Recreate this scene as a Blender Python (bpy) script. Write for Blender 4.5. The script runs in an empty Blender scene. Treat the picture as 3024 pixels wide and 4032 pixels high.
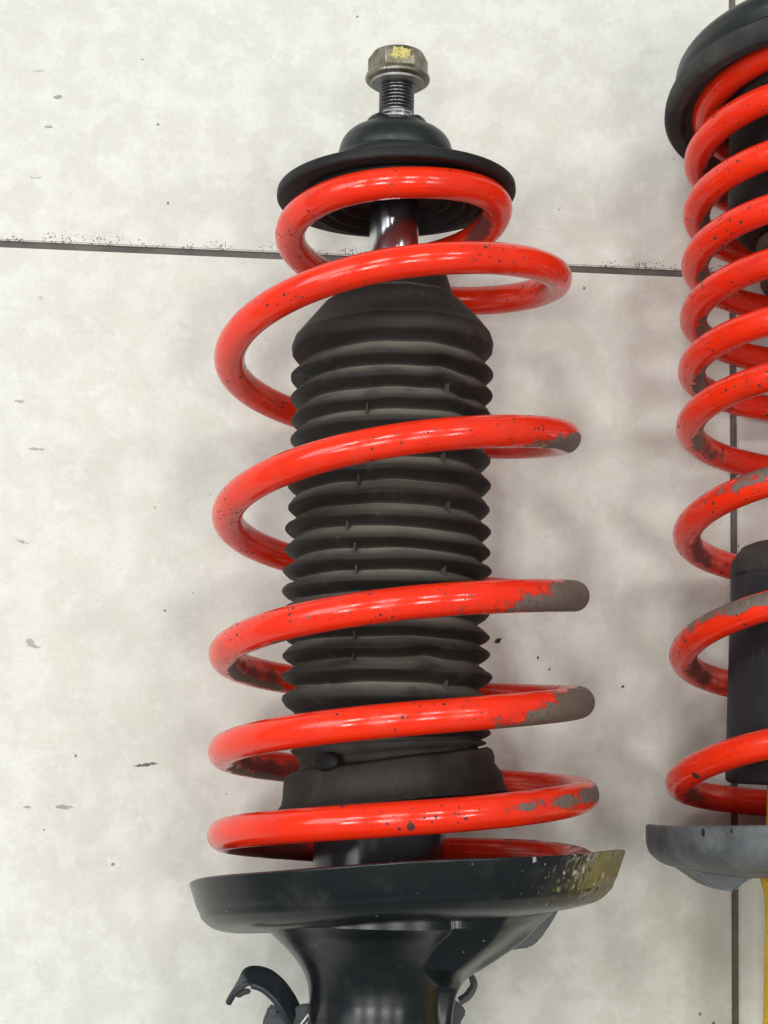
import bpy, math, random
import numpy as np
from mathutils import Matrix, Vector, noise as mnoise

random.seed(7)
sc = bpy.context.scene
COL = sc.collection

# ------------------------------------------------------------------ camera
cam_d = bpy.data.cameras.new('camera')
cam = bpy.data.objects.new('camera', cam_d)
COL.objects.link(cam)
cam_d.sensor_fit = 'VERTICAL'
cam_d.sensor_height = 36.0
cam_d.lens = 36.0 * 7000.0 / 4032.0
cam_d.clip_start = 0.01
cam_d.clip_end = 50.0
cam.matrix_world = Matrix(((0.99681, -0.03357, -0.07236, -0.05177),
                           (0.02351, 0.99047, -0.13568, 0.04355),
                           (0.07622, 0.13355, 0.98811, 0.77337),
                           (0, 0, 0, 1)))
sc.camera = cam
sc.render.resolution_x, sc.render.resolution_y = 768, 1024

# ------------------------------------------------------------------ world: dim workshop ambience
wd = bpy.data.worlds.new('World')
sc.world = wd
wd.use_nodes = True
bg = wd.node_tree.nodes['Background']
bg.inputs['Color'].default_value = (0.93, 0.97, 1.0, 1)
bg.inputs['Strength'].default_value = 0.25

# ------------------------------------------------------------------ lamps: rows of ceiling fittings and an added soft light at left for rightward shadows
def area(name, loc, size, energy, color, target=None):
    d = bpy.data.lights.new(name, 'AREA')
    d.shape = 'RECTANGLE'
    d.size, d.size_y = size
    d.energy = energy
    d.color = color
    o = bpy.data.objects.new(name, d)
    COL.objects.link(o)
    o.location = loc
    if target is not None:
        o.rotation_euler = (Vector(target) - Vector(loc)).to_track_quat('-Z', 'Y').to_euler()
    return o

for ly in (1.22, -0.28):
    for lx in (-1.75, -0.62, 0.50, 1.62):
        e = 14.2 if lx < 0 else 10.0
        for dx in (-0.11, 0.11):
            area('ceiling_lamp', (lx + dx, ly, 2.6), (0.15, 0.42), e / 2, (1.0, 0.985, 0.94))
area('doorway_light', (-2.3, 0.75, 2.0), (1.3, 1.3), 24.0, (0.97, 0.99, 1.0), (0, 0.15, 0))  # unseen source, added so that soft shadows fall to the right

sc.view_settings.view_transform = 'Standard'
sc.view_settings.look = 'None'
sc.view_settings.exposure = 0.10
sc.view_settings.gamma = 1.0
sc.view_settings.use_curve_mapping = False
try:
    sc.cycles.max_bounces = 8
    sc.cycles.use_denoising = True
except Exception:
    pass

# ------------------------------------------------------------------ material helpers
class NT:
    def __init__(self, name):
        self.m = bpy.data.materials.new(name)
        self.m.use_nodes = True
        self.t = self.m.node_tree
        self.t.nodes.clear()
        self.out = self.t.nodes.new('ShaderNodeOutputMaterial')
        self.b = self.t.nodes.new('ShaderNodeBsdfPrincipled')
        self.t.links.new(self.b.outputs[0], self.out.inputs[0])

    def _set(self, sock, v):
        if isinstance(v, bpy.types.NodeSocket):
            self.t.links.new(v, sock)
        elif v is not None:
            if hasattr(sock.default_value, '__len__') and not hasattr(v, '__len__'):
                v = (v,) * len(sock.default_value)
            if hasattr(v, '__len__') and len(v) == 3 and len(sock.default_value) == 4:
                v = (*v, 1)
            sock.default_value = v

    def p(self, **k):
        names = dict(color='Base Color', rough='Roughness', metal='Metallic', spec='Specular IOR Level',
                     coat='Coat Weight', coat_rough='Coat Roughness', normal='Normal')
        for a, v in k.items():
            self._set(self.b.inputs[names[a]], v)

    def coord(self, kind='Object'):
        return self.t.nodes.new('ShaderNodeTexCoord').outputs[kind]

    def pos(self):
        return self.t.nodes.new('ShaderNodeNewGeometry').outputs['Position']

    def attr(self, name):
        n = self.t.nodes.new('ShaderNodeAttribute')
        n.attribute_name = name
        return n.outputs['Fac']

    def noise(self, vec, scale, detail=4, rough=0.55, dist=0.0, out='Fac'):
        n = self.t.nodes.new('ShaderNodeTexNoise')
        self._set(n.inputs['Vector'], vec)
        n.inputs['Scale'].default_value = scale
        n.inputs['Detail'].default_value = detail
        n.inputs['Roughness'].default_value = rough
        n.inputs['Distortion'].default_value = dist
        return n.outputs[out]

    def voro(self, vec, scale, out='Distance', feature='F1', rnd=1.0):
        n = self.t.nodes.new('ShaderNodeTexVoronoi')
        n.feature = feature
        self._set(n.inputs['Vector'], vec)
        n.inputs['Scale'].default_value = scale
        n.inputs['Randomness'].default_value = rnd
        return n.outputs[out], n.outputs['Color']

    def math(self, op, a, b=None, c=None, clamp=False):
        n = self.t.nodes.new('ShaderNodeMath')
        n.operation = op
        n.use_clamp = clamp
        for i, v in enumerate((a, b, c)):
            if v is not None:
                self._set(n.inputs[i], v)
        return n.outputs[0]

    def vmath(self, op, a, b=None, out=0):
        n = self.t.nodes.new('ShaderNodeVectorMath')
        n.operation = op
        self._set(n.inputs[0], a)
        if b is not None:
            self._set(n.inputs[1], b)
        return n.outputs[out]

    def ss(self, v, lo, hi):
        n = self.t.nodes.new('ShaderNodeMapRange')
        n.interpolation_type = 'SMOOTHSTEP'
        self._set(n.inputs[0], v)
        n.inputs[1].default_value = lo
        n.inputs[2].default_value = hi
        return n.outputs[0]

    def mix(self, f, a, b):
        n = self.t.nodes.new('ShaderNodeMix')
        n.data_type = 'RGBA'
        self._set(n.inputs['Factor'], f)
        self._set(n.inputs[6], a)
        self._set(n.inputs[7], b)
        return n.outputs[2]

    def mixf(self, f, a, b):
        n = self.t.nodes.new('ShaderNodeMix')
        n.data_type = 'FLOAT'
        self._set(n.inputs['Factor'], f)
        self._set(n.inputs[2], a)
        self._set(n.inputs[3], b)
        return n.outputs[0]

    def sep(self, v):
        n = self.t.nodes.new('ShaderNodeSeparateXYZ')
        self._set(n.inputs[0], v)
        return n.outputs

    def mapping(self, vec, loc=(0, 0, 0), rot=(0, 0, 0), scale=(1, 1, 1)):
        n = self.t.nodes.new('ShaderNodeMapping')
        self._set(n.inputs[0], vec)
        n.inputs[1].default_value = loc
        n.inputs[2].default_value = rot
        n.inputs[3].default_value = scale
        return n.outputs[0]

    def bump(self, h, strength, dist=0.001, prev=None):
        n = self.t.nodes.new('ShaderNodeBump')
        n.inputs['Strength'].default_value = strength
        n.inputs['Distance'].default_value = dist
        self._set(n.inputs['Height'], h)
        if prev is not None:
            self._set(n.inputs['Normal'], prev)
        return n.outputs[0]


def srgb(r, g, b):
    f = lambda c: ((c / 255 + 0.055) / 1.055) ** 2.4 if c > 10 else c / 255 / 12.92
    return (f(r), f(g), f(b))


# ---- floor tile
def mat_tile():
    n = NT('tile_glaze')
    P = n.pos()
    a = n.noise(P, 58, 7, 0.60, 0.2)
    b = n.noise(P, 9, 3, 0.5)
    c = n.noise(P, 140, 4, 0.6)
    m = n.math('ADD', n.math('MULTIPLY', a, 0.75), n.math('MULTIPLY', c, 0.25))
    f1 = n.ss(m, 0.44, 0.58)
    col = n.mix(f1, (0.606, 0.604, 0.548), (0.648, 0.652, 0.608))
    f2 = n.ss(n.noise(n.vmath('ADD', P, (3.1, 1.7, 0.4)), 40, 6, 0.6, 0.3), 0.52, 0.64)
    col = n.mix(n.math('MULTIPLY', f2, 0.6), col, (0.588, 0.590, 0.546))
    f2b = n.ss(n.noise(n.vmath('ADD', P, (7.1, 2.7, 0.4)), 75, 6, 0.65, 0.2), 0.57, 0.66)
    col = n.mix(n.math('MULTIPLY', f2b, 0.6), col, (0.69, 0.685, 0.655))
    col = n.mix(n.math('MULTIPLY', n.ss(b, 0.42, 0.68), 0.12), col, (0.50, 0.47, 0.41))
    # brownish workshop grime, thicker round the parts
    g = n.noise(n.vmath('ADD', P, (0.3, 5.7, 0.4)), 14, 5, 0.6)
    col = n.mix(n.math('MULTIPLY', n.ss(g, 0.52, 0.75), 0.10), col, (0.40, 0.36, 0.31))
    gr = n.math('SUBTRACT', n.noise(P, 1500, 3, 0.7), 0.5)
    col = n.vmath('MULTIPLY', col, n.math('ADD', 1.0, n.math('MULTIPLY', gr, 0.40)))
    gr2 = n.math('SUBTRACT', n.noise(P, 330, 4, 0.7), 0.5)
    col = n.vmath('MULTIPLY', col, n.math('ADD', 1.0, n.math('MULTIPLY', gr2, 0.22)))
    # pepper specks
    d, vc = n.voro(n.vmath('ADD', P, n.vmath('MULTIPLY', n.noise(P, 800, 2, out='Color'), (0.0018, 0.0012, 0))), 170)
    r = n.sep(vc)
    thr = n.math('MULTIPLY', n.ss(r[0], 0.94, 1.0), 0.12)
    sp = n.math('LESS_THAN', d, thr)
    # specks crowd along the joint's edge
    xyz = n.sep(P)
    band = n.math('MULTIPLY', n.math('GREATER_THAN', xyz[1], 0.2651), n.ss(xyz[1], 0.2735, 0.2655))
    d2, vc2 = n.voro(P, 1250)
    r2 = n.sep(vc2)
    clump = n.ss(n.noise(P, 60, 3), 0.38, 0.56)
    thr2 = n.math('MULTIPLY', n.math('MULTIPLY', n.ss(r2[0], 0.40, 1.0), 0.80), n.math('MULTIPLY', band, clump))
    sp2 = n.math('LESS_THAN', d2, thr2)
    spk = n.math('MAXIMUM', sp, sp2)
    col = n.mix(n.math('MULTIPLY', spk, 0.8), col, (0.10, 0.09, 0.08))
    # scuffs: (x, y, half length, half width, turn deg, darkness, tone)
    scuffs = [(-0.0947, 0.0372, .0052, .00075, 6, .95, (0.07, 0.055, 0.05)),
              (-0.1457, 0.0880, .0026, .0016, -40, .75, (0.26, 0.26, 0.26)),
              (-0.1437, 0.0864, .0020, .0009, -8, .75, (0.26, 0.26, 0.26)),
              (-0.1285, 0.0186, .0040, .0009, -6, .85, (0.25, 0.25, 0.24)),
              (-0.1436, 0.0183, .0018, .0005, -5, .7, (0.2, 0.17, 0.15)),
              (-0.1478, 0.1723, .0036, .0008, -2, .8, (0.28, 0.28, 0.27)),
              (-0.1456, 0.3323, .0020, .0008, -3, .85, (0.20, 0.20, 0.20)),
              (-0.1494, 0.3181, .0024, .0006, -8, .8, (0.22, 0.22, 0.22)),
              (-0.1560, 0.1929, .0018, .0007, -12, .7, (0.25, 0.25, 0.25)),
              (-0.1519, 0.1315, .0024, .0007, -6, .75, (0.26, 0.26, 0.26)),
              (-0.1544, 0.2947, .0030, .0005, -2, .6, (0.26, 0.26, 0.26)),
              (-0.1550, 0.3440, .0026, .0004, -2, .6, (0.26, 0.26, 0.26)),
              (-0.1491, 0.2395, .0011, .0009, -30, .6, (0.26, 0.26, 0.26)),
              (-0.1092, 0.3521, .0011, .0004, -30, .95, (0.05, 0.05, 0.05))]
    wob = n.vmath('MULTIPLY', n.vmath('SUBTRACT', n.noise(P, 420, 3, 0.6, out='Color'), (0.5, 0.5, 0.5)), (0.0042, 0.0026, 0))
    Pw = n.vmath('ADD', P, wob)
    grit = n.ss(n.noise(P, 900, 2), 0.28, 0.44)
    for (x, y, L, Wd, ang, dk, tone) in scuffs:
        v = n.vmath('SUBTRACT', Pw, (x, y, 0))
        v = n.mapping(v, rot=(0, 0, math.radians(-ang)))
        v = n.vmath('MULTIPLY', v, (1 / L, 1 / Wd, 0))
        ln = n.vmath('LENGTH', v, out=1)
        f = n.math('MULTIPLY', n.ss(ln, 1.15, 0.75), n.math('MULTIPLY', grit, dk))
        col = n.mix(f, col, tone)
    h = n.math('ADD', n.noise(P, 260, 4), n.math('MULTIPLY', a, 1.4))
    n.p(color=col, rough=n.mixf(f1, 0.50, 0.40), spec=0.4, normal=n.bump(h, 0.10, 0.0006))
    return n.m


def mat_grout():
    n = NT('grout')
    P = n.pos()
    a = n.noise(P, 180, 5, 0.65)
    b = n.noise(P, 24, 3)
    col = n.mix(a, (0.10, 0.085, 0.080), (0.19, 0.17, 0.16))
    col = n.mix(n.math('MULTIPLY', n.ss(b, 0.45, 0.65), 0.6), col, (0.07, 0.06, 0.058))
    n.p(color=col, rough=0.9, spec=0.2, normal=n.bump(a, 0.5, 0.0008))
    return n.m


# ---- red spring paint, chipped and worn to the steel
def mat_red(name, seed, chips=1.0):
    n = NT(name)
    C = n.vmath('ADD', n.coord(), (seed, seed * 0.37, 0))
    wear = n.attr('wear')
    bare2 = n.attr('grime')
    n1 = n.noise(C, 150, 6, 0.66)
    n2 = n.noise(C, 900, 3, 0.6)
    edge = n.math('ADD', n.math('MULTIPLY', n.math('SUBTRACT', n1, 0.5), 2.2), n.math('MULTIPLY', n.math('SUBTRACT', n2, 0.5), 0.45))
    we = n.math('ADD', wear, edge)
    wm = n.ss(we, 0.46, 0.57)
    rim = n.math('SUBTRACT', n.ss(we, 0.34, 0.47), wm)
    # small stone chips, three sizes
    cm = None
    for s, lo, k in ((170, 0.955, 0.22), (300, 0.86, 0.20), (480, 0.74, 0.24), (760, 0.74, 0.27)):
        d, vc = n.voro(n.vmath('ADD', C, n.vmath('MULTIPLY', n.noise(C, 700, 2, out='Color'), (0.0014,) * 3)), s)
        r = n.sep(vc)
        pick = n.math('MULTIPLY', n.ss(r[0], lo, 1.0), n.math('ADD', 0.45, n.ss(n.noise(C, 48, 3), 0.40, 0.60)))
        m = n.math('LESS_THAN', d, n.math('MULTIPLY', pick, k * chips))
        cm = m if cm is None else n.math('MAXIMUM', cm, m)
    hue = n.noise(C, 40, 3)
    red = n.mix(n.ss(hue, 0.35, 0.7), (0.85, 0.029, 0.005), (0.79, 0.028, 0.008))
    # dull dusty film
    film = n.ss(n.noise(C, 85, 6, 0.7), 0.46, 0.72)
    red = n.mix(n.math('MULTIPLY', film, 0.16), red, (0.42, 0.09, 0.06))
    smud = n.ss(n.noise(n.vmath('ADD', C, (1.3, 4.1, 2.2)), 33, 5, 0.68), 0.50, 0.72)
    red = n.mix(n.math('MULTIPLY', smud, 0.30), red, (0.40, 0.016, 0.010))
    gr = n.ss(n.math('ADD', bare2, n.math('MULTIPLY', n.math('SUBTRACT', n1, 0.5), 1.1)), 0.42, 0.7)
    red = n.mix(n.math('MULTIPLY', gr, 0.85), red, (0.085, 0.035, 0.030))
    steel = n.mix(n.noise(C, 330, 5, 0.7), (0.080, 0.058, 0.045), (0.205, 0.165, 0.135))
    steel = n.mix(n.math('MULTIPLY', n.ss(n.noise(C, 120, 3), 0.55, 0.75), 0.5), steel, (0.13, 0.075, 0.045))
    d, vc = n.voro(C, 420)
    steel = n.mix(n.math('MULTIPLY', n.math('LESS_THAN', d, 0.2), 0.6), steel, (0.04, 0.03, 0.03))
    steel = n.mix(n.math('MULTIPLY', n.ss(n.noise(n.vmath('ADD', C, (5, 1, 2)), 260, 4, 0.7), 0.62, 0.72), 0.6), steel, (0.30, 0.27, 0.24))
    chipc = n.mix(n.noise(C, 500, 2), (0.035, 0.010, 0.010), (0.11, 0.045, 0.04))
    red = n.mix(n.math('MULTIPLY', rim, 0.75), red, (0.30, 0.022, 0.012))
    col = n.mix(cm, red, chipc)
    col = n.mix(wm, col, steel)
    rough = n.mixf(n.math('MAXIMUM', wm, cm), n.mixf(film, 0.15, 0.36), 0.62)
    rough = n.mixf(gr, rough, 0.55)
    hgt = n.math('SUBTRACT', 1.0, n.math('MAXIMUM', wm, cm))
    nb = n.bump(n.noise(C, 190, 3), 0.05, 0.0010)
    nb = n.bump(hgt, 0.55, 0.00025, nb)
    nb = n.bump(n.math('MULTIPLY', n2, wm), 0.35, 0.0003, nb)
    n.p(color=col, rough=rough, spec=0.5, normal=nb)
    return n.m


def mat_rubber():
    n = NT('boot_rubber')
    C = n.coord()
    dust = n.attr('dust')  # pale fold stripes: part real dust, part painted light on the slopes
    a = n.noise(C, 90, 5, 0.6)
    b = n.noise(C, 420, 4, 0.6)
    base = n.mix(a, (0.0055, 0.0052, 0.0052), (0.0150, 0.0134, 0.0120))
    f = n.math('MULTIPLY', dust, n.ss(n.noise(C, 45, 5, 0.65), 0.15, 0.55))
    col = n.mix(n.math('MULTIPLY', f, 0.85), base, (0.190, 0.170, 0.142))
    sm = n.ss(n.noise(n.mapping(C, scale=(1, 1, 0.5)), 60, 6, 0.7), 0.56, 0.74)
    col = n.mix(n.math('MULTIPLY', sm, 0.40), col, (0.085, 0.074, 0.062))
    n.p(color=col, rough=n.mixf(f, 0.62, 0.9), spec=0.28, normal=n.bump(n.math('ADD', a, n.math('MULTIPLY', b, 0.35)), 0.25, 0.0006))
    return n.m


def mat_black_paint(name, worn=True):
    n = NT(name)
    C = n.coord()
    a = n.noise(C, 60, 5, 0.6)
    b = n.noise(C, 400, 4, 0.6)
    base = n.mix(a, (0.0030, 0.0055, 0.0068), (0.0070, 0.0098, 0.0108))
    dusty = n.ss(n.noise(C, 38, 6, 0.68), 0.50, 0.78)
    col = n.mix(n.math('MULTIPLY', dusty, 0.22), base, (0.10, 0.095, 0.080))
    rough = n.mixf(dusty, 0.27, 0.50)
    nb = n.bump(a, 0.06, 0.001)
    if worn:
        wear = n.attr('wear')
        n1 = n.noise(C, 230, 6, 0.75)
        st = n.noise(n.mapping(C, scale=(1, 1, 0.3)), 600, 4, 0.7)
        e = n.math('ADD', n.math('MULTIPLY', n.math('SUBTRACT', n1, 0.5), 1.6), n.math('MULTIPLY', n.math('SUBTRACT', st, 0.5), 1.7))
        wm = n.ss(n.math('ADD', wear, e), 0.50, 0.60)
        # flicked specks scattered round the bare patch
        Cd = n.vmath('ADD', C, n.vmath('MULTIPLY', n.vmath('SUBTRACT', n.noise(C, 520, 3, 0.6, out='Color'), (0.5, 0.5, 0.5)), (0.004, 0.004, 0.006)))
        d, vc = n.voro(Cd, 300)
        r = n.sep(vc)
        k = n.math('ADD', n.math('MULTIPLY', n.ss(wear, 0.005, 0.3), 0.34), 0.008)
        spk = n.math('LESS_THAN', d, n.math('MULTIPLY', n.ss(r[1], 0.60, 1.0), k))
        d3, vc3 = n.voro(C, 520)
        r3 = n.sep(vc3)
        spk2 = n.math('LESS_THAN', d3, n.math('MULTIPLY', n.ss(r3[1], 0.96, 1.0), 0.20))
        prim = n.mix(n.ss(n.noise(n.vmath('ADD', C, (2, 0, 0)), 70, 3), 0.42, 0.56), (0.200, 0.175, 0.060), (0.225, 0.205, 0.170))
        prim = n.mix(n.math('MULTIPLY', n.ss(st, 0.45, 0.65), 0.65), prim, (0.06, 0.052, 0.03))
        col = n.mix(wm, col, prim)
        col = n.mix(n.math('MAXIMUM', spk, n.math('MULTIPLY', spk2, 0.5)), col, (0.36, 0.35, 0.32))
        rough = n.mixf(wm, rough, 0.6)
        nb = n.bump(n.math('MULTIPLY', b, wm), 0.3, 0.0004, nb)
    n.p(color=col, rough=rough, spec=0.42, normal=nb)
    return n.m


def mat_simple(name, c1, c2, rough, metal=0.0, scale=120, bump=0.1, r2=None, spec=0.5):
    n = NT(name)
    C = n.coord()
    a = n.noise(C, scale, 5, 0.62)
    n.p(color=n.mix(n.ss(a, 0.3, 0.7), c1, c2), rough=n.mixf(a, rough, r2 if r2 is not None else rough), metal=metal,
        spec=spec, normal=n.bump(n.noise(C, scale * 4, 4), bump, 0.0005))
    return n.m


def mat_nut():
    n = NT('zinc_nut')
    C = n.coord()
    a = n.noise(C, 160, 5, 0.65)
    s = n.noise(n.mapping(C, scale=(1, 1, 0.12)), 800, 3, 0.6)
    col = n.mix(n.ss(a, 0.35, 0.65), (0.13, 0.115, 0.075), (0.27, 0.255, 0.21))
    col = n.mix(n.math('MULTIPLY', n.ss(s, 0.55, 0.7), 0.6), col, (0.42, 0.41, 0.39))
    # dab of yellow marking paint on the face turned up
    v = n.vmath('SUBTRACT', C, (0.0005, -0.0110, 0.3281))
    ln = n.vmath('LENGTH', n.vmath('MULTIPLY', v, (1 / 0.0050, 1 / 0.008, 1 / 0.0030)), out=1)
    dab = n.ss(n.math('ADD', ln, n.math('MULTIPLY', n.math('SUBTRACT', n.noise(C, 500, 4, 0.7), 0.5), 2.0)), 0.95, 0.80)
    col = n.mix(n.math('MULTIPLY', dab, n.ss(n.noise(C, 900, 3), 0.30, 0.55)), col, (0.56, 0.49, 0.14))
    n.p(color=col, rough=n.mixf(dab, 0.36, 0.7), metal=n.mixf(dab, 0.75, 0.0), normal=n.bump(a, 0.2, 0.0004))
    return n.m


def mat_grey_seat():
    n = NT('grey_seat_paint')
    C = n.coord()
    a = n.noise(C, 60, 6, 0.65)
    b = n.noise(C, 300, 4, 0.65)
    col = n.mix(n.ss(a, 0.35, 0.68), (0.062, 0.068, 0.074), (0.130, 0.140, 0.147))
    col = n.mix(n.math('MULTIPLY', n.ss(b, 0.5, 0.7), 0.35), col, (0.085, 0.080, 0.075))
    d, vc = n.voro(n.vmath('MULTIPLY', C, (1, 1, 0.6)), 150)
    r = n.sep(vc)
    chip = n.math('LESS_THAN', d, n.math('MULTIPLY', n.ss(r[0], 0.50, 1.0), 0.24))
    col = n.mix(chip, col, (0.02, 0.018, 0.018))
    n.p(color=col, rough=0.5, spec=0.4, normal=n.bump(n.math('SUBTRACT', a, n.math('MULTIPLY', chip, 0.8)), 0.25, 0.0006))
    return n.m


def mat_yellow():
    n = NT('yellow_paint')
    C = n.coord()
    a = n.noise(C, 50, 5, 0.6)
    col = n.mix(n.ss(a, 0.35, 0.7), (0.78, 0.48, 0.0), (0.68, 0.40, 0.0))
    d, vc = n.voro(C, 330)
    r = n.sep(vc)
    sp = n.math('LESS_THAN', d, n.math('MULTIPLY', n.ss(r[0], 0.78, 1.0), 0.26))
    col = n.mix(n.math('MULTIPLY', sp, 0.85), col, (0.07, 0.05, 0.03))
    g = n.ss(n.noise(C, 30, 5, 0.7), 0.55, 0.8)
    col = n.mix(n.math('MULTIPLY', g, 0.5), col, (0.24, 0.16, 0.05))
    n.p(color=col, rough=0.5, spec=0.15, normal=n.bump(a, 0.1, 0.0006))
    return n.m


def mat_cover():
    n = NT('cover_plastic')
    C = n.coord()
    a = n.noise(C, 55, 6, 0.7)
    b = n.noise(n.mapping(C, scale=(1, 1, 0.18)), 380, 5, 0.7)
    col = n.mix(a, (0.009, 0.009, 0.013), (0.026, 0.026, 0.032))
    col = n.mix(n.math('MULTIPLY', n.ss(b, 0.55, 0.72), 0.35), col, (0.07, 0.068, 0.066))
    top = n.ss(n.math('ADD', n.sep(C)[2], n.math('MULTIPLY', n.math('SUBTRACT', a, 0.5), 0.03)), 0.098, 0.108)
    col = n.mix(n.math('MULTIPLY', top, 0.6), col, (0.055, 0.047, 0.038))
    n.p(color=col, rough=n.mixf(a, 0.45, 0.8), spec=0.35, normal=n.bump(n.noise(C, 300, 5, 0.7), 0.35, 0.0005))
    return n.m


M = dict(
    tile=mat_tile(), grout=mat_grout(),
    red=mat_red('red_spring_paint', 0.0), red2=mat_red('red_spring_paint_worn', 3.0, 1.0),
    rubber=mat_rubber(),
    black=mat_black_paint('black_seat_paint'),
    gloss=mat_simple('black_tube_gloss', (0.0075, 0.0080, 0.0105), (0.014, 0.014, 0.017), 0.14, scale=80, bump=0.03, r2=0.22),
    mount=mat_simple('mount_black', (0.005, 0.008, 0.010), (0.012, 0.016, 0.018), 0.30, scale=70, r2=0.45),
    pad=mat_simple('pad_rubber', (0.005, 0.005, 0.006), (0.012, 0.0115, 0.0125), 0.50, scale=140, r2=0.7, bump=0.2, spec=0.35),
    dusty=mat_simple('dusty_rubber', (0.020, 0.021, 0.021), (0.060, 0.060, 0.056), 0.62, scale=60, r2=0.85, bump=0.25, spec=0.3),
    cover=mat_cover(),
    chrome=mat_simple('chrome_rod', (0.66, 0.68, 0.72), (0.58, 0.60, 0.64), 0.20, 1.0, scale=40, bump=0.01),
    thread=mat_simple('thread_steel', (0.12, 0.12, 0.125), (0.26, 0.26, 0.27), 0.28, 0.85, scale=300),
    shank=mat_simple('worn_shank', (0.30, 0.31, 0.31), (0.50, 0.51, 0.50), 0.38, 0.7, scale=260, bump=0.2),
    nut=mat_nut(),
    washer=mat_simple('washer_zinc', (0.22, 0.22, 0.21), (0.38, 0.38, 0.36), 0.5, 0.4, scale=200),
    clip=mat_simple('clip_steel', (0.010, 0.016, 0.022), (0.028, 0.034, 0.040), 0.42, scale=90, r2=0.6),
    weld=mat_simple('bare_edge', (0.34, 0.34, 0.32), (0.55, 0.55, 0.53), 0.4, 0.6, scale=300),
    grey=mat_grey_seat(), yellow=mat_yellow(),
    bump=mat_simple('bump_foam', (0.030, 0.024, 0.018), (0.075, 0.052, 0.030), 0.8, scale=90, bump=0.4),
    crumb=mat_simple('rubber_crumb', (0.018, 0.014, 0.014), (0.045, 0.036, 0.034), 0.7, scale=600),
)

# ------------------------------------------------------------------ mesh helpers
def mesh_obj(name, verts, faces, mat, parent=None, attrs=None, smooth=True, sharp=35):
    me = bpy.data.meshes.new(name)
    me.from_pydata([tuple(v) for v in verts], [], [tuple(f) for f in faces])
    me.update()
    if smooth:
        me.polygons.foreach_set('use_smooth', [True] * len(me.polygons))
        if sharp:
            me.set_sharp_from_angle(angle=math.radians(sharp))
    for k, vals in (attrs or {}).items():
        a = me.attributes.new(k, 'FLOAT', 'POINT')
        a.data.foreach_set('value', [float(x) for x in vals])
    me.materials.append(mat)
    o = bpy.data.objects.new(name, me)
    COL.objects.link(o)
    if parent is not None:
        o.parent = parent
    return o


def fillet(pts, seg=5):
    """pts: (r, l) or (r, l, fillet radius) -> polyline with rounded corners"""
    out = []
    n = len(pts)
    for i, p in enumerate(pts):
        q = np.array(p[:2], float)
        rad = p[2] if len(p) > 2 else 0
        if rad <= 0 or i in (0, n - 1):
            out.append(tuple(q))
            continue
        a = np.array(pts[i - 1][:2], float) - q
        b = np.array(pts[i + 1][:2], float) - q
        la, lb = np.linalg.norm(a), np.linalg.norm(b)
        d = min(rad, la * 0.49, lb * 0.49)
        s, e = q + a / la * d, q + b / lb * d
        for k in range(seg + 1):
            t = k / seg
            out.append(tuple((1 - t) ** 2 * s + 2 * t * (1 - t) * q + t * t * e))
    return out


def lathe(prof, n=96, close=False, fn=None):
    """prof of (r, l) revolved about local Z. phi=0 is local +X, phi=90 deg faces the viewer side (-Y)."""
    V, F, info = [], [], []
    m = len(prof)
    for i, (r, l) in enumerate(prof):
        for j in range(n):
            ph = 2 * math.pi * j / n
            rr, ll, du, dw = r, l, 0.0, 0.0
            if fn is not None:
                rr, ll, du, dw = fn(r, l, ph, i)
            V.append((rr * math.cos(ph) + du, -(rr * math.sin(ph) + dw), ll))
            info.append((ph, i))
    for i in range(m - 1 if not close else m):
        i2 = (i + 1) % m
        for j in range(n):
            j2 = (j + 1) % n
            F.append((i * n + j, i2 * n + j, i2 * n + j2, i * n + j2))
    return V, F, info


def orient(V, F):
    return F


def pchip(xs, ys):
    """monotone-ish cubic interpolation"""
    xs, ys = np.array(xs, float), np.array(ys, float)
    h = np.diff(xs)
    dl = np.diff(ys) / h
    m = np.zeros(len(xs))
    m[0], m[-1] = dl[0], dl[-1]
    for i in range(1, len(xs) - 1):
        w1, w2 = h[i], h[i - 1]
        m[i] = (w1 * dl[i - 1] + w2 * dl[i]) / (w1 + w2)
    def f(x):
        x = np.asarray(x, float)
        i = np.clip(np.searchsorted(xs, x) - 1, 0, len(h) - 1)
        t = (x - xs[i]) / h[i]
        return ((2 * t**3 - 3 * t**2 + 1) * ys[i] + (t**3 - 2 * t**2 + t) * h[i] * m[i]
                + (-2 * t**3 + 3 * t**2) * ys[i + 1] + (t**3 - t**2) * h[i] * m[i + 1])
    return f


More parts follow.
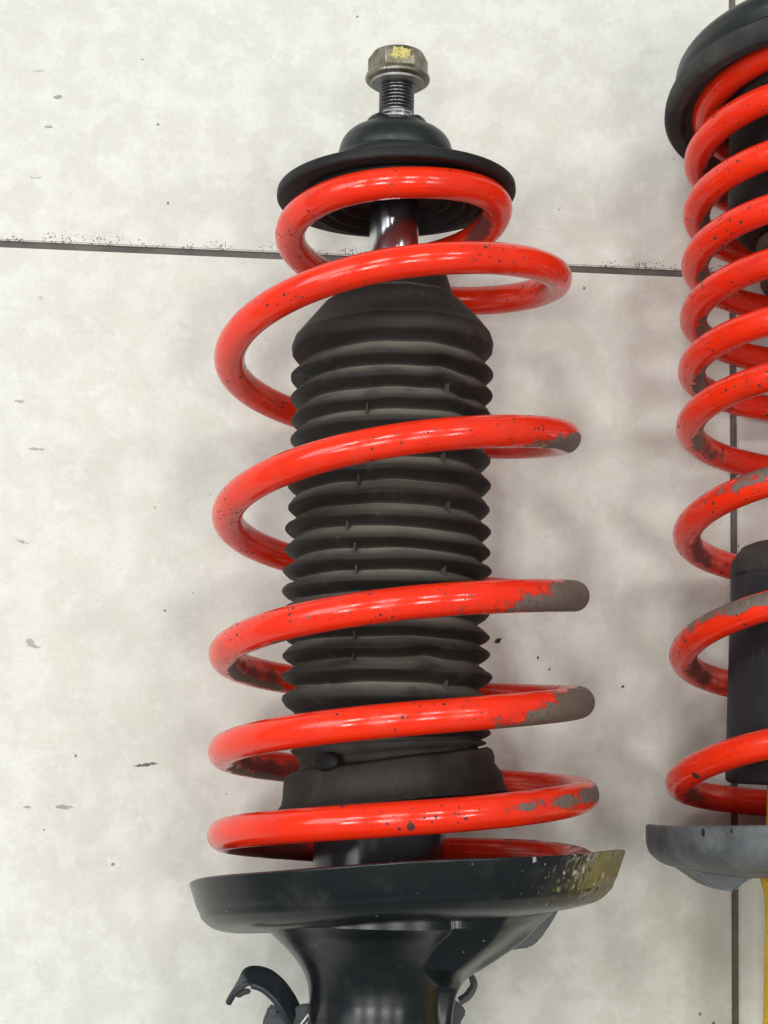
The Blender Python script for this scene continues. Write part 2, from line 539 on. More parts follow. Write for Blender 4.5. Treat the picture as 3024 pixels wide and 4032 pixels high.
def sweep_spring(name, tl, R, cu, wire, t0, t1, mat, parent, wears, grimes, cw=None, seg=110, nv=26):
    """helix: t counts turns (0 = right side, 0.25 = top/viewer side, 0.5 = left). tl(t) height, R(t) radius, cu(t) side shift"""
    N = int((t1 - t0) * seg)
    ts = np.linspace(t0, t1, N + 1)
    ph = ts * 2 * math.pi
    r, l, c = R(ts), tl(ts), cu(ts)
    P = np.stack([c + r * np.cos(ph), -r * np.sin(ph), l], 1)
    T = np.gradient(P, axis=0)
    T /= np.linalg.norm(T, axis=1)[:, None]
    er = np.stack([np.cos(ph), -np.sin(ph), np.zeros_like(ph)], 1)
    er -= T * (er * T).sum(1)[:, None]
    er /= np.linalg.norm(er, axis=1)[:, None]
    up = np.cross(T, er)
    up *= np.sign(up[:, 2])[:, None]
    V, W, G = [], [], []
    for i in range(N + 1):
        end = min(i, N - i)
        k = 1.0
        for j in range(nv):
            a = 2 * math.pi * j / nv
            p = P[i] + wire * k * (er[i] * math.cos(a) + up[i] * math.sin(a))
            V.append(p)
            w = g = 0.0
            ad = math.degrees(a)
            for (tc, ts_, ac, as_, amp) in wears:
                da = (ad - ac + 180) % 360 - 180
                dt = ts[i] - tc + (.00055 * max(-70, min(70, da)) if amp == 1.0 else 0)
                w = max(w, amp * 1.15 * math.exp(-abs(dt / ts_) ** 3 - (da / as_) ** 4))
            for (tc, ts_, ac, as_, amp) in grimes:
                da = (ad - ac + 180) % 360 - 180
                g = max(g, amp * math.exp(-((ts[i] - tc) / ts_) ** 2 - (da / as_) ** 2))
            W.append(w)
            G.append(g)
    F = []
    for i in range(N):
        for j in range(nv):
            j2 = (j + 1) % nv
            F.append((i * nv + j, i * nv + j2, (i + 1) * nv + j2, (i + 1) * nv + j))
    # sawn ends with a small chamfer
    for i0, s in ((0, -1), (N, 1)):
        base = i0 * nv
        k0 = len(V)
        for j in range(nv):
            a = 2 * math.pi * j / nv
            V.append(P[i0] + T[i0] * s * wire * 0.25 + wire * 0.75 * (er[i0] * math.cos(a) + up[i0] * math.sin(a)))
            W.append(0.3)
            G.append(0)
        for j in range(nv):
            j2 = (j + 1) % nv
            F.append((base + j, base + j2, k0 + j2, k0 + j) if s > 0 else (base + j2, base + j, k0 + j, k0 + j2))
        F.append(tuple(range(k0, k0 + nv)) if s > 0 else tuple(range(k0 + nv - 1, k0 - 1, -1)))
    return mesh_obj(name, V, F, mat, parent, dict(wear=W, grime=G), sharp=50)


def recalc(o):
    import bmesh
    bm = bmesh.new()
    bm.from_mesh(o.data)
    bmesh.ops.recalc_face_normals(bm, faces=bm.faces)
    bm.to_mesh(o.data)
    bm.free()
    return o


def solid(name, prof, mat, parent, n=96, close=True, fn=None, sharp=35, attrs=None):
    V, F, info = lathe(prof, n, close, fn)
    at = {k: [f(ph, i) for ph, i in info] for k, f in (attrs or {}).items()}
    return recalc(mesh_obj(name, V, F, mat, parent, at, sharp=sharp))


def ribbon(name, path, wdir, width, th, mat, parent):
    """bent strap: path of local points, width direction(s), bevelled rectangular section"""
    P = np.array(path, float)
    # densify
    t = np.linspace(0, len(P) - 1, (len(P) - 1) * 6 + 1)
    Q = np.stack([pchip(range(len(P)), P[:, k])(t) for k in range(3)], 1)
    T = np.gradient(Q, axis=0)
    T /= np.linalg.norm(T, axis=1)[:, None]
    wd_ = np.array(wdir, float)
    wd_ /= np.linalg.norm(wd_)
    V, F = [], []
    b = th * 0.3
    sec = [(-.5 * width, -.5 * th + b), (-.5 * width + b, -.5 * th), (.5 * width - b, -.5 * th), (.5 * width, -.5 * th + b),
           (.5 * width, .5 * th - b), (.5 * width - b, .5 * th), (-.5 * width + b, .5 * th), (-.5 * width, .5 * th - b)]
    for i in range(len(Q)):
        w = wd_ - T[i] * (wd_ @ T[i])
        w /= np.linalg.norm(w)
        nn = np.cross(T[i], w)
        for (x, y) in sec:
            V.append(Q[i] + w * x + nn * y)
    m = len(sec)
    for i in range(len(Q) - 1):
        for j in range(m):
            j2 = (j + 1) % m
            F.append((i * m + j, i * m + j2, (i + 1) * m + j2, (i + 1) * m + j))
    F.append(tuple(range(m - 1, -1, -1)))
    F.append(tuple((len(Q) - 1) * m + j for j in range(m)))
    return recalc(mesh_obj(name, V, F, mat, parent, sharp=40))


def plate(name, outline, w0, w1, mat, parent, bevel=0.0006):
    """outline in (u, l), extruded between depths w0..w1 (towards the viewer), bevelled"""
    import bmesh
    bm = bmesh.new()
    a = [bm.verts.new((u, -w0, l)) for u, l in outline]
    b = [bm.verts.new((u, -w1, l)) for u, l in outline]
    n = len(outline)
    bm.faces.new(a)
    bm.faces.new(b[::-1])
    for i in range(n):
        bm.faces.new((a[i], a[(i + 1) % n], b[(i + 1) % n], b[i]))
    bmesh.ops.recalc_face_normals(bm, faces=bm.faces)
    bmesh.ops.bevel(bm, geom=list(bm.edges), offset=bevel, segments=2, affect='EDGES', clamp_overlap=True)
    me = bpy.data.meshes.new(name)
    bm.to_mesh(me)
    bm.free()
    me.polygons.foreach_set('use_smooth', [True] * len(me.polygons))
    me.set_sharp_from_angle(angle=math.radians(40))
    me.materials.append(mat)
    o = bpy.data.objects.new(name, me)
    COL.objects.link(o)
    o.parent = parent
    return o


def thing(name, label, cat, P, U, A, group=None):
    o = bpy.data.objects.new(name, None)
    COL.objects.link(o)
    U, A = Vector(U).normalized(), Vector(A).normalized()
    U = (U - A * U.dot(A)).normalized()
    Y = A.cross(U)
    o.matrix_world = Matrix(((U.x, Y.x, A.x, P[0]), (U.y, Y.y, A.y, P[1]), (U.z, Y.z, A.z, P[2]), (0, 0, 0, 1)))
    o.empty_display_size = 0.02
    o['label'], o['category'] = label, cat
    if group:
        o['group'] = group
    return o


# ------------------------------------------------------------------ floor: grout bed and separate tiles
TX, TY, TS, TG = 0.1618, 0.2637, 0.600, 0.0032
V = [(-1.6, -1.6, -0.0016), (1.9, -1.6, -0.0016), (1.9, 1.9, -0.0016), (-1.6, 1.9, -0.0016),
     (-1.6, -1.6, -0.03), (1.9, -1.6, -0.03), (1.9, 1.9, -0.03), (-1.6, 1.9, -0.03)]
floor = mesh_obj('floor', V, [(0, 1, 2, 3), (7, 6, 5, 4), (0, 4, 5, 1), (1, 5, 6, 2), (2, 6, 7, 3), (3, 7, 4, 0)], M['grout'], smooth=False)
floor['kind'] = 'structure'
import bmesh
bm = bmesh.new()
bmesh.ops.create_cube(bm, size=1.0)
for v in bm.verts:
    v.co = Vector((v.co.x * (TS - TG), v.co.y * (TS - TG), (v.co.z - 0.5) * 0.008))
bmesh.ops.bevel(bm, geom=[e for e in bm.edges if all(v.co.z > -0.001 for v in e.verts)], offset=0.0005, segments=2, affect='EDGES')
tile_me = bpy.data.meshes.new('tile')
bm.to_mesh(tile_me)
bm.free()
tile_me.materials.append(M['tile'])
for i in range(-2, 2):
    for j in range(-2, 2):
        o = bpy.data.objects.new('tile', tile_me)
        COL.objects.link(o)
        o.parent = floor
        o.location = (TX + (i + 0.5) * TS, TY + (j + 0.5) * TS, 0)

# ------------------------------------------------------------------ strut with the black boot
S1 = thing('suspension_strut', 'suspension strut with black ribbed boot, red spring and black seat, shown whole on the tiles',
           'strut', (0, 0, 0.083), (0.99999, -0.00333, 0.00013), (0.00334, 0.99926, -0.03823))

# spring
k1 = [(-.24, .2555), (-.1, .2606), (0, .2646), (.25, .2606), (.5, .2534), (.75, .2455), (1, .2356), (1.12, .2298), (1.25, .2214), (1.5, .1990), (1.75, .1855),
      (2, .1714), (2.25, .1549), (2.5, .1352), (2.75, .1220), (3, .1081), (3.25, .0951), (3.5, .0806), (3.75, .0738),
      (4, .0667), (4.25, .0543), (4.5, .0432), (4.75, .0375), (5, .0314), (5.25, .0200), (5.5, .0117), (5.75, .0065), (5.9, .0066),
      (6, .0045), (6.25, -.0030), (6.5, -.0125), (6.6, -.0130)]
tl1 = pchip(*zip(*k1))
R1 = pchip([-.4, 0, .3, .55, .8, 1, 1.25, 1.6, 2.2, 3, 4, 5, 5.7, 6, 6.3, 6.7], [.0415, .0421, .0421, .0432, .0565, .0650, .0658, .0665, .0671, .0682, .0687, .0690, .0688, .0680, .0650, .0648])
C1 = pchip([-.4, .25, 1.25, 2.25, 3.25, 4.25, 5.25, 6.7], [0, -.0001, .0010, .0039, .0060, .0077, .0091, .0095])
wears = [(2.055, .070, 318, 50, 1.0), (3.055, .095, 0, 100, 1.0), (3.13, .035, 312, 45, .66), (4.06, .095, 355, 100, 1.0), (4.15, .03, 315, 45, .66),
         (5.045, .075, 14, 30, .95), (5.125, .035, 12, 20, .62), (5.17, .02, 8, 14, .5),
         (3.56, .10, 235, 26, .8), (4.58, .10, 240, 26, .7), (5.56, .09, 245, 28, .66), (3.20, .3, 270, 14, .40), (4.2, .3, 270, 14, .38)]
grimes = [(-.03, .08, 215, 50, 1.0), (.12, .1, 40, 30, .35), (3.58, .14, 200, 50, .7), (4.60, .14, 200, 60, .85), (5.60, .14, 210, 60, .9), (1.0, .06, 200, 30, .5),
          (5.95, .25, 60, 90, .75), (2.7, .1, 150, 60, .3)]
sp1 = sweep_spring('coil_spring', tl1, R1, C1, .0061, -.22, 6.6, M['red'], S1, wears, grimes)
sp1['label'] = 'red wide-pitch coil spring, worn to bare steel on its right side'

# damper tube, rod
solid('damper_tube', fillet([(.0, .050), (.0225, .050), (.0253, .048, .002), (.0253, -.060), (.0, -.060)]), M['gloss'], S1, close=False)
solid('piston_rod', fillet([(.0, .296), (.0085, .296), (.0100, .294), (.0100, .045), (0, .045)]), M['chrome'], S1, n=64, close=False)

# threaded stud
prof = [(.0, .318)]
z = .3045
thr = []
while z < .3235:
    thr += [(.0073, z), (.0073, z + .0002), (.0059, z + .0008), (.0059, z + .00095)]
    z += .0015
prof = [(0, .3035), (.0066, .3035)] + thr + [(.0066, .326), (0, .326)]
def thr_fn(r, l, ph, i):
    return (r, l + .0015 * ph / (2 * math.pi) * 0 , -.0002, 0)
stud = solid('threaded_stud', prof, M['thread'], S1, n=48, close=False, fn=thr_fn, sharp=25)
solid('plain_shank', fillet([(0, .299), (.0071, .299), (.0074, .3035, .0006), (.0070, .3063, .0006), (0, .3063)]), M['shank'], S1, n=10, close=False, sharp=20)

# flange nut
def nut_mesh(z0, z1, rc, rf, hole):
    import bmesh
    V, F = [], []
    n = 96
    prof = fillet([(hole, z0 + .0012), (hole + .0006, z0 + .0002, .0003), (rf - .0028, z0, .0004), (rf - .0004, z0 + .0006, .0006), (rf, z0 + .0018, .0005), (rf - .0006, z0 + .0034, .0008)])
    rows = [(r, l, 0.0) for r, l in prof]
    hx = [(1.0, z0 + .0042), (1.0, z0 + .0056), (1.0, z1 - .0022), (.985, z1 - .0012)]
    for s, l in hx:
        rows.append((s, l, 1.0))
    rows += [(.0106, z1, 2.0), (.0082, z1 - .0003, 0.0), (hole, z1 - .0014, 0.0)]
    for (r, l, kind) in rows:
        for j in range(n):
            ph = 2 * math.pi * j / n
            # hexagon with one flat turned towards the viewer
            a = ((ph - math.pi / 2 + math.pi / 6) % (math.pi / 3)) - math.pi / 6
            hexr = rc * math.cos(math.pi / 6) / math.cos(a)
            rr = r
            ll = l
            if kind == 1.0:
                rr = min(hexr * r, rc * .985)
                if l > z1 - .003:
                    ll = l - .0012 * (hexr / rc - .9) / .1 * (1 if hexr > rc * .93 else .3)
            elif kind == 2.0:
                rr = .0106
            V.append((rr * math.cos(ph), -rr * math.sin(ph), ll))
    m = len(rows)
    for i in range(m):
        i2 = (i + 1) % m
        for j in range(n):
            j2 = (j + 1) % n
            F.append((i * n + j, i2 * n + j, i2 * n + j2, i * n + j2))
    return V, F
V, F = nut_mesh(.3193, .3316, .0126, .0135, .0068)
nut = recalc(mesh_obj('flange_nut', V, F, M['nut'], S1, sharp=25))
nut['label'] = 'zinc flange nut with a dab of yellow marking paint'
solid('washer', fillet([(.0069, .3190), (.0072, .3184), (.0110, .3184, .0003), (.0112, .3194), (.0069, .3196)]), M['washer'], S1, n=64)

# collar, dome cap
def collar_fn(r, l, ph, i):
    d = abs((math.degrees(ph) - 90 + 180) % 360 - 180)
    k = 1 - sst_(d, 30, 44)
    return (r + (min(r, .0078) - r) * k, l, 0, 0)
def sst_(x, a, b):
    t = min(1, max(0, (x - a) / (b - a)))
    return t * t * (3 - 2 * t)
solid('collar', fillet([(.0074, .2985), (.0074, .3020), (.0118, .3028, .0006), (.0128, .3012, .0008), (.0130, .2980), (.0074, .2970)]), M['mount'], S1, n=72, fn=collar_fn)
solid('mount_cap', fillet([(.0074, .2968), (.0074, .2985), (.0128, .2985), (.0180, .2976, .0025), (.0221, .2938, .0030), (.0236, .2885, .003), (.0236, .2850, .0006),
                           (.0252, .2842, .0006), (.0256, .2815, .0008), (.0245, .2755), (.0074, .2755)], 6), M['mount'], S1, n=96)
# upper spring seat: rubber pad with ringed underside
pp = fillet([(.0112, .2770), (.024, .2770), (.034, .2764, .001), (.0470, .2738, .001), (.0486, .2730, .0006), (.0488, .2700, .0006), (.0480, .2688, .0006),
             (.0415, .2690, .0008), (.0370, .2700, .0008), (.0352, .2650, .0012), (.0335, .2645, .0006), (.0325, .2668, .0006), (.0300, .2670, .0006), (.0292, .2652, .0008), (.0276, .2650, .0006),
             (.0268, .2685, .0006), (.0240, .2690, .0006), (.0232, .2672, .0008), (.0218, .2670, .0006), (.0208, .2705, .0006), (.0112, .2715)], 3)
def pad_fn(r, l, ph, i):
    return (r, l + r * math.cos(ph) * .045, 0.0006, 0)
solid('upper_spring_seat', pp, M['pad'], S1, n=112, fn=pad_fn)

# dust boot: cone, ribs and tilted cuff, one moulding
ribL = [0.2027, 0.1926, 0.1841, 0.175, 0.1671, 0.1575, 0.1486, 0.1397, 0.1315, 0.1227, 0.1144, 0.1064, 0.0978, 0.0895, 0.081, 0.0729, 0.064, .0510]
ribR = [0.2057, 0.1955, 0.1869, 0.1787, 0.1701, 0.1603, 0.1505, 0.1409, 0.1316, 0.1232, 0.116, 0.1075, 0.0993, 0.0903, 0.0834, 0.0742, 0.064, .0530]
rows = []   # (r, lL, lR, d): d weights dust plus light painted on the folds
def add(r, lL, lR=None, d=0.0):
    rows.append((r, lL, lR if lR is not None else lL, d))
add(.0150, .2350, .2362, .1); add(.0200, .2362, .2375, .2); add(.0212, .2355, .2370, .2); add(.0222, .2325, .2340, .1); add(.0232, .2295, .2310, .05)
add(.0242, .2262, .2277, .0); add(.0246, .2252, .2267, .5); add(.0257, .2245, .2262, .1); add(.0282, .2225, .2248, .05); add(.0325, .2172, .2205, .1)
add(.0360, .2128, .2163, .1); add(.0388, .2092, .2125, .25); add(.0394, .2086, .2118, .05); add(.0400, .2068, .2098, .15); add(.0406, .2050, .2080, .2)
for i in range(len(ribL)):
    a, b = ribL[i], ribR[i]
    if i + 1 < len(ribL):
        a2, b2 = ribL[i + 1], ribR[i + 1]
    else:
        a2, b2 = .0425, .0480
    pk = .0403 + random.uniform(-.0005, .0009) + (.0004 if i > 11 else 0)
    vl = .0354 + random.uniform(0, .0006)
    hL, hR = a - a2, b - b2
    def q(r, f, d):
        add(r, a - f * hL, b - f * hR, d * (.25 if i == len(ribL) - 1 else 1))
    if i > 0:
        q(pk - .0006, -.12, .3)
    q(pk, -.04, .1)
    q(pk, .04, .0)
    q(pk - .0006, .12, .0)
    q(pk - .0017, .24, .03)
    q(vl + .0012, .37, .08)
    q(vl + .0002, .455, .2)
    q(vl, .50, .8)
    q(vl + .0005, .55, 1.0)
    q(vl + .0018, .64, .95)
    q(pk - .0017, .76, .6)
# neck and cuff
add(.0352, .0415, .0482, .1); add(.0345, .0390, .0462, .2); add(.0352, .0372, .0455, .1); add(.0380, .0360, .0474, .2); add(.0397, .0350, .0466, .3); add(.0405, .0328, .0446, .2); add(.0407, .0298, .0415, .12); add(.0408, .0262, .0375, .08)
add(.0412, .0235, .0340, .05); add(.0428, .0215, .0318, .05); add(.0432, .0207, .0308, .0); add(.0422, .0200, .0302, 0); add(.0395, .0205, .0306, 0); add(.0385, .026, .034, 0); add(.034, .031, .039, 0)
add(.0310, .033, .041, 0)
def boot_fn(r, l, ph, i):
    rr, lL, lR, d = rows[i]
    c = math.cos(ph)
    ll = (lL + lR) / 2 + (lR - lL) / 2 * c
    ln = ll
    # slight swelling, squashed folds and pinches of soft rubber
    nz = mnoise.noise(Vector((math.cos(ph) * 1.6, math.sin(ph) * 1.6, ln * 26)))
    nz2 = mnoise.noise(Vector((math.cos(ph) * 3.5 + 5, math.sin(ph) * 3.5, ln * 70)))
    rr = rr * (1 + .009 * nz + .006 * nz2)
    ll += .0007 * mnoise.noise(Vector((math.cos(ph) * 2.3 + 9, math.sin(ph) * 2.3, ln * 60)))
    pd = math.degrees(ph)
    for (p0, sp_, l0, sl, dep, dl) in ((62, 9, .1885, .006, -.0030, .0016), (42, 14, .1830, .007, -.0012, -.0014), (70, 8, .0790, .006, -.0028, .0012),
                                        (100, 25, .0760, .004, .0014, 0), (50, 15, .1450, .006, -.0010, .0008), (28, 14, .1480, .005, -.0018, .001), (118, 9, .0465, .005, -.0022, 0)):
        dd = (pd - p0 + 180) % 360 - 180
        g = math.exp(-(dd / sp_) ** 2 - ((ln - l0) / sl) ** 2)
        rr += dep * g
        ll += dl * g
    lean = .0005 + (.0015 if ln < .09 else 0) * min(1, (.09 - ln) / .03 if ln < .09 else 0) + (.0012 if ln < .048 else 0)
    if i >= len(rows) - 9:   # torn flare of the cuff, on its right only
        rr += max(0, c) ** 3 * .0030 * (1 if rows[i][0] > .0405 else .3)
    return (rr, ll, lean, 0)
V, F, info = lathe([(r, (a + b) / 2) for r, a, b, d in rows], 144, False, boot_fn)
dust = [rows[i][3] * (0.55 + .45 * math.sin(ph * 1.0) ** 2) for ph, i in info]
boot = recalc(mesh_obj('dust_boot', V, F, M['rubber'], S1, dict(dust=dust), sharp=0))
# moulded nubs that bridge the folds
bm = bmesh.new()
for (pd, i) in ((112, 6), (62, 5), (118, 8), (58, 7), (113, 9), (112, 10), (60, 10), (112, 13), (112, 14), (57, 15), (108, 3), (60, 2), (110, 12)):
    l = (ribL[i] + ribL[i + 1]) / 2 + (ribR[i] + ribR[i + 1] - ribL[i] - ribL[i + 1]) / 4 * (1 + math.cos(math.radians(pd)))
    a = math.radians(pd)
    mt = Matrix.Translation((.0375 * math.cos(a) + .0005, -.0375 * math.sin(a), l - .0008)) @ Matrix.Rotation(-a, 4, 'Z') @ Matrix.Diagonal((.0030, .0007, .0062, 1))
    bmesh.ops.create_cube(bm, size=1.0, matrix=mt)
bmesh.ops.bevel(bm, geom=list(bm.edges), offset=.0003, segments=2, affect='EDGES')
me = bpy.data.meshes.new('moulding_nubs')
bm.to_mesh(me)
bm.free()
at = me.attributes.new('dust', 'FLOAT', 'POINT')
at.data.foreach_set('value', [0.3] * len(me.vertices))
me.materials.append(M['rubber'])
nubs = bpy.data.objects.new('moulding_nubs', me)
COL.objects.link(nubs)
nubs.parent = boot
nubs['kind'] = 'stuff'
# breather button by the cuff
a = math.radians(127)
V, F, _ = lathe(fillet([(0, .0026), (.0030, .0026), (.0047, .0018, .001), (.0049, -.002), (0, -.002)]), 28, False)
R = Matrix.Translation((.0400 * math.cos(a) + .002, -.0368 * math.sin(a), .0395)) @ Matrix.Rotation(-a, 4, 'Z') @ Matrix.Rotation(math.radians(90), 4, 'Y') @ Matrix.Rotation(math.radians(0), 4, 'X')
V = [R @ (Matrix.Diagonal((.75, 1.15, 1, 1)) @ Vector(v)) for v in V]
btn = recalc(mesh_obj('breather_button', V, F, M['pad'], boot))

# lower spring seat: tilted, offset dish
TILT = math.atan((.0082 + .0059) / .1658)
DU, DR = .0110, .0830
def dish_fn(r, l, ph, i):
    u = r * math.cos(ph)
    w = r * math.sin(ph)
    wob = .0005 * math.sin(3 * ph + 1) + .0004 * math.sin(5 * ph)
    return (r, l + u * math.tan(TILT) + w * .055 + .0012 + wob, DU, 0)
pp = fillet([(.0262, -.0165), (.058, -.0165), (.0715, -.0150, .004), (.0755, -.0100, .003), (.0800, -.0002, .001), (.0815, .0003, .0006), (.0829, -.0003, .0006),
             (.0796, -.0098, .0012), (.0786, -.0114, .0010), (.0780, -.0136, .0020), (.0735, -.0178, .004), (.066, -.0196, .003), (.050, -.0204), (.0262, -.0204)], 5)
def dish_wear(ph, i):
    d = (math.degrees(ph) + 180) % 360 - 180
    r, l = pp[i]
    if r < .07:
        return 0.0
    g = math.exp(-((d - 12) / 38) ** 2) * 1.3
    g *= (1.0 if l > -.0125 else .62)
    rim = .05 if (l > -.001) else 0
    return max(g, rim)
seat = solid('lower_spring_seat', pp, M['black'], S1, n=144, fn=dish_fn, attrs=dict(wear=dish_wear), sharp=45)
seat['label'] = 'black dished lower spring seat, paint worn yellowish at its right edge'

# seat bracket: trumpet that flares from the tube, with a folded gusset on the right
base_l = [-.0195, -.0245, -.0285, -.0328, -.0398, -.0478, -.0570, -.0700, -.1300]
base_r = [.0480, .0405, .0360, .0318, .0272, .0256, .0258, .0262, .0262]
gus_l = [-.0130, -.0197, -.0240, -.0300, -.0350, -.0390, -.0433, -.0500, -.0580, -.0700, -.1300]
gus_r = [.0670, .0600, .0560, .0480, .0405, .0342, .0310, .0292, .0286, .0280, .0262]
fb = pchip(base_l[::-1], base_r[::-1])
fg = pchip(gus_l[::-1], gus_r[::-1])
def sst(x, a, b):
    t = min(1, max(0, (x - a) / (b - a)))
    return t * t * (3 - 2 * t)
ls = list(np.linspace(-.0125, -.064, 60)) + list(np.linspace(-.066, -.130, 10))
V, F = [], []
n = 192
for l in ls:
    half = 50 - 24 * sst(-l, .034, .043)
    for j in range(n):
        ph = 2 * math.pi * j / n
        d = abs((math.degrees(ph) + 180) % 360 - 180)
        k = 1 - sst(d, half, half + 11)
        lb = min(l, -.0195)
        r = float(fb(lb)) * (1 - k) + float(fg(min(l, -.0131))) * k
        if k > .5:
            rec = math.exp(-((d - 27) / 10) ** 4) * math.exp(-((l + .0275) / .0085) ** 4)
            r -= .0040 * rec
            r += .0010 * math.exp(-((d - half + 2) / 5) ** 2) * sst(-l, .016, .02)
        u = r * math.cos(ph)
        # clip the top against the underside of the tilted dish
        top = -.0192 + (u - DU) * math.tan(TILT) + .055 * r * math.sin(ph) + .0012
        V.append((u + .0004, -r * math.sin(ph), min(l, top)))
for i in range(len(ls) - 1):
    for j in range(n):
        j2 = (j + 1) % n
        F.append((i * n + j, i * n + j2, (i + 1) * n + j2, (i + 1) * n + j))
brk = recalc(mesh_obj('seat_bracket', V, F, M['black'], S1, dict(wear=[0.0] * len(V)), sharp=50))
plate('seat_lug', [(.0735, -.0135), (.0700, -.0195), (.0655, -.0260), (.0617, -.0289), (.0540, -.0300), (.0480, -.0270), (.0500, -.0140)], -.018, -.030, M['mount'], S1, .0010)

# lower end of the strut below the frame: sleeve and two knuckle flanges
solid('lower_sleeve', fillet([(.0262, -.060), (.0278, -.062, .001), (.0278, -.150, .002), (.0262, -.152), (0, -.152), (0, -.150), (.0262, -.150)], 4), M['gloss'], S1, close=False)
for s in (-1, 1):
    plate('knuckle_flange', [(s * .020, -.075), (s * .034, -.078), (s * .040, -.086), (s * .040, -.140), (s * .034, -.148), (s * .020, -.150)], -.026, -.021, M['black'], S1, .001)

# hose clips
def zl(x, y):    # strap sketch units -> local side / height
    return (-.0474 + (x - 620) * 3.06e-5, -.0376 - (y - 375) * 3.0e-5)
path = []
for (x, y, w) in ((425, 668, .001), (455, 600, .003), (510, 530, .004), (610, 462, .004), (790, 492, .004), (950, 612, .003), (1075, 775, .001), (1160, 930, -.002)):
    u, l = zl(x, y)
    path.append((u, -w, l))
cl = ribbon('hose_clip', path, (-.30, -.78, -.46), .0128, .0024, M['clip'], S1)
out = [zl(x, y) for x, y in ((790, 1010), (835, 900), (850, 835), (925, 808), (955, 850), (960, 890), (1060, 870), (1210, 820), (1310, 790), (1400, 800), (1420, 860), (1330, 1010), (1240, 1160), (830, 1160), (790, 1080))]
fl = plate('hose_clip_flange', out, -.006, -.0015, M['clip'], S1, .0007)
e0, e1 = zl(1408, 838), zl(1200, 1110)
ribbon('bare_edge', [(e0[0], .0008, e0[1]), ((e0[0] + e1[0]) / 2, .0006, (e0[1] + e1[1]) / 2), (e1[0], .0008, e1[1])], (-.6, -.6, .3), .0013, .0011, M['weld'], fl)
hk = [zl(x, y) for x, y in ((500, 740), (535, 695), (580, 692), (632, 668), (640, 640), (615, 612), (560, 615), (440, 640), (400, 690))]
plate('hose_clip_hook', hk, -.0025, -.0005, M['clip'], cl, .0005)
nb0 = [zl(x, y) for x, y in ((850, 930), (842, 850), (880, 838), (890, 812), (950, 818), (960, 880), (930, 930))]
plate('hose_clip_tab', nb0, -.0012, .0016, M['clip'], fl, .0006)
path = [(.0330, .018, -.0360), (.0372, .019, -.0385), (.0396, .020, -.0430), (.0380, .021, -.0474), (.0345, .021, -.0500)]
ribbon('hose_clip', path, (-.25, -.8, .2), .0085, .0018, M['clip'], S1)
plate('hose_clip_flange', [(.0262, -.0455), (.0318, -.0489), (.0351, -.0509), (.0368, -.0542), (.0350, -.0560), (.0340, -.0600), (.0262, -.0640)], -.020, -.016, M['clip'], S1, .0007)

# ------------------------------------------------------------------ second strut, cut by the right edge of the view
S2 = thing('suspension_strut', 'suspension strut with yellow damper and grey seat, cut off by the right edge',
           'strut', (0.18020, 0.01773, 0.0728), (1, -.0225, 0), (0.02251, 0.99975, 0.0010))
lf = [(.2852, .2782), (.2619, .2553), (.2399, .2332), (.2178, .2105), (.1946, .1879), (.1722, .1643), (.1309, .1202), (.0832, .0710), (.0312, .0192)]
k2 = [(-.66, .3085), (-.5, .2985), (-.1, .2905)]
for i, (fr, lt) in enumerate(lf):
    k2 += [(i + .38, fr), (i + .5, lt)]
k2 += [(9.0, .0060), (9.5, -.0070), (9.75, -.0085)]
tl2 = pchip(*zip(*k2))
R2 = pchip([-1, -.66, -.3, 0.2, 0.5, 4.5, 6.5, 9, 10], [.0530, .0535, .0565, .0580, .0580, .0585, .0590, .0597, .0597])
C2 = pchip([-1, 10], [0, 0])
w2 = [(6.31, .10, 60, 45, .8), (6.40, .05, 10, 28, .52), (7.36, .085, 26, 34, .9), (7.43, .035, 40, 45, .62), (4.55, .09, 235, 35, .72), (5.55, .06, 225, 35, .62),
      (3.55, .07, 225, 40, .6), (2.55, .08, 225, 40, .6), (3.68, .07, 60, 60, .7), (4.68, .07, 60, 60, .7), (5.68, .07, 40, 60, .6), (1.55, .07, 225, 40, .6)]
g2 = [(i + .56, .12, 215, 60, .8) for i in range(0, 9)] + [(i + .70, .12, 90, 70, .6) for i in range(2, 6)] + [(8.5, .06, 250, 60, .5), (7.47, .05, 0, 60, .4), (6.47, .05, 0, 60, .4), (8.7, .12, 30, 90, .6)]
sp2 = sweep_spring('coil_spring', tl2, R2, C2, .0057, -.66, 9.75, M['red2'], S2, w2, g2, seg=96, nv=24)
sp2['label'] = 'red progressive coil spring with tight upper coils, badly scuffed'
# damper tube (yellow), cover, rod
solid('damper_tube', fillet([(0, .0600), (.0230, .0600), (.0250, .058, .002), (.0250, -.012), (.0268, -.0165, .001), (.0272, -.0200, .001), (.0252, -.0260, .003), (.0248, -.034, .003), (.0254, -.160, .002), (0, -.162)], 4), M['yellow'], S2, close=False)
solid('piston_rod', [(0, .345), (.0105, .345), (.0105, .05), (0, .05)], M['chrome'], S2, n=64, close=False)
def cov_fn(r, l, ph, i):
    d = (math.degrees(ph) - 172 + 180) % 360 - 180
    rr = r * (1 + .004 * math.sin(2 * ph + 1))
    if .085 < l < .101:
        rr -= .0016 * math.exp(-(d / 9) ** 2)
    return (rr, l, 0, 0)
cp = [(.026, .1135), (.0330, .1138), (.0368, .1122, .002), (.0376, .1105, .0006), (.0382, .1100, .0005), (.0408, .1060, .0015), (.0410, .1010), (.0404, .1000, .0004), (.0404, .094), (.0408, .085), (.0410, .06),
      (.0412, .035), (.0414, .0262, .0006), (.0405, .0255, .0004), (.0405, .0232, .0004), (.0414, .0225, .0006), (.0413, .0180, .0015), (.0385, .0172), (.026, .0185)]
solid('dust_cover', fillet(cp, 4), M['cover'], S2, n=96, fn=cov_fn)
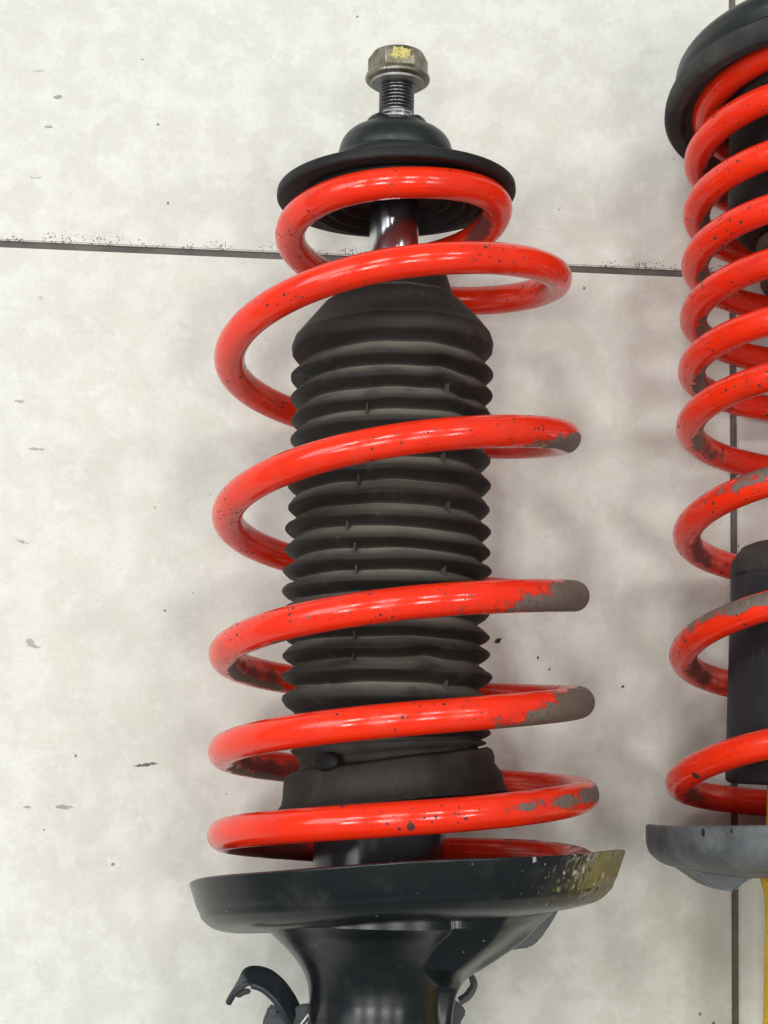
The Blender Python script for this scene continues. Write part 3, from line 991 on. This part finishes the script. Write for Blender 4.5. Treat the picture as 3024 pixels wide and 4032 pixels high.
# bump stop and cup under the top plate
solid('bump_stop', fillet([(.0107, .2950), (.0440, .2950), (.0452, .2900, .002), (.0450, .2500, .003), (.0405, .2435, .003), (.0360, .2420), (.0107, .2420)], 4), M['pad'], S2, n=80)
solid('foam_buffer', fillet([(.0107, .2450), (.0300, .2450), (.0330, .2420, .002), (.0330, .2360, .002), (.0290, .2330, .002), (.0315, .2290, .002), (.0310, .2210, .003), (.0107, .2190)], 4), M['bump'], S2, n=64)
# upper spring seat and top plate
def p2_fn(r, l, ph, i):
    return (r, l + r * math.cos(ph) * .02 + r * math.sin(ph) * .16, 0, 0)
solid('upper_spring_seat', fillet([(.0107, .3080), (.064, .3080), (.0705, .3065, .002), (.0722, .3030, .002), (.0724, .2985, .0012), (.0705, .2965, .0008), (.0655, .2968, .0008), (.0630, .3010, .002), (.047, .3015, .002), (.0450, .2960, .002), (.0107, .2960)], 4), M['dusty'], S2, n=112, fn=p2_fn)
solid('top_plate', fillet([(.0107, .3225), (.058, .3230), (.0655, .3205, .003), (.0680, .3170, .0015), (.0684, .3120, .001), (.0672, .3085), (.0107, .3085)], 4), M['mount'], S2, n=112, fn=p2_fn)
solid('mount_cap', fillet([(.0107, .3400), (.016, .3400, .002), (.022, .3360, .003), (.026, .3240), (.0107, .3228)], 4), M['mount'], S2, n=64)
# lower spring seat (grey)
def d2_fn(r, l, ph, i):
    return (r, l + r * math.cos(ph) * .022 + r * math.sin(ph) * .045 + .0004 * math.sin(4 * ph), 0, 0)
pp2 = fillet([(.0253, -.0120), (.055, -.0120), (.0660, -.0105, .004), (.0690, -.0060, .002), (.0704, .0010, .0006), (.0718, .0014, .0005), (.0727, .0006, .0005), (.0724, -.0060, .003), (.0712, -.0100, .003),
              (.0660, -.0142, .005), (.0560, -.0165, .003), (.0400, -.0180), (.0253, -.0182)], 5)
seat2 = solid('lower_spring_seat', pp2, M['grey'], S2, n=128, fn=d2_fn, sharp=45)
seat2['label'] = 'grey dished lower spring seat with chipped paint'
plate('seat_lug', [(-.0625, -.0155), (-.0560, -.0195), (-.0500, -.0232), (-.0455, -.0240), (-.0412, -.0240), (-.0395, -.0222), (-.0370, -.0200), (-.0300, -.0170), (-.045, -.0150)], -.010, .012, M['grey'], seat2, .0010)

# ------------------------------------------------------------------ crumbs on the tiles
def crumb(x, y, r, label, seed):
    import bmesh
    rnd = random.Random(seed)
    bm = bmesh.new()
    bmesh.ops.create_icosphere(bm, subdivisions=2, radius=1)
    for v in bm.verts:
        k = .75 + .5 * mnoise.noise(v.co * 1.7 + Vector((seed, 0, 0)))
        v.co = Vector((v.co.x * r[0] * k, v.co.y * r[1] * k, v.co.z * r[2] * k))
    me = bpy.data.meshes.new('rubber_crumb')
    bm.to_mesh(me)
    bm.free()
    me.materials.append(M['crumb'])
    zmin = min(v.co.z for v in me.vertices)
    o = bpy.data.objects.new('rubber_crumb', me)
    COL.objects.link(o)
    o.location = (x, y, -zmin)
    o.rotation_euler = (0, 0, math.radians(rnd.uniform(40, 70)))
    o['label'], o['category'], o['group'] = label, 'crumb', 'dark crumbs on the tiles'

crumb(.0563, .0944, (.0020, .0011, .0009), 'largest dark rubber crumb on the tile, right of the black boot', 1)
crumb(.0740, .0876, (.0008, .0005, .0005), 'tiny dark crumb on the tile, nearest to the largest crumb', 2)
crumb(.0792, .0826, (.0007, .0005, .0005), 'tiny dark crumb in the middle of a row of three, right of the boot', 3)
crumb(.1117, .0760, (.0008, .0006, .0005), 'tiny dark crumb on the tile, closest to the strut with the grey seat', 4)
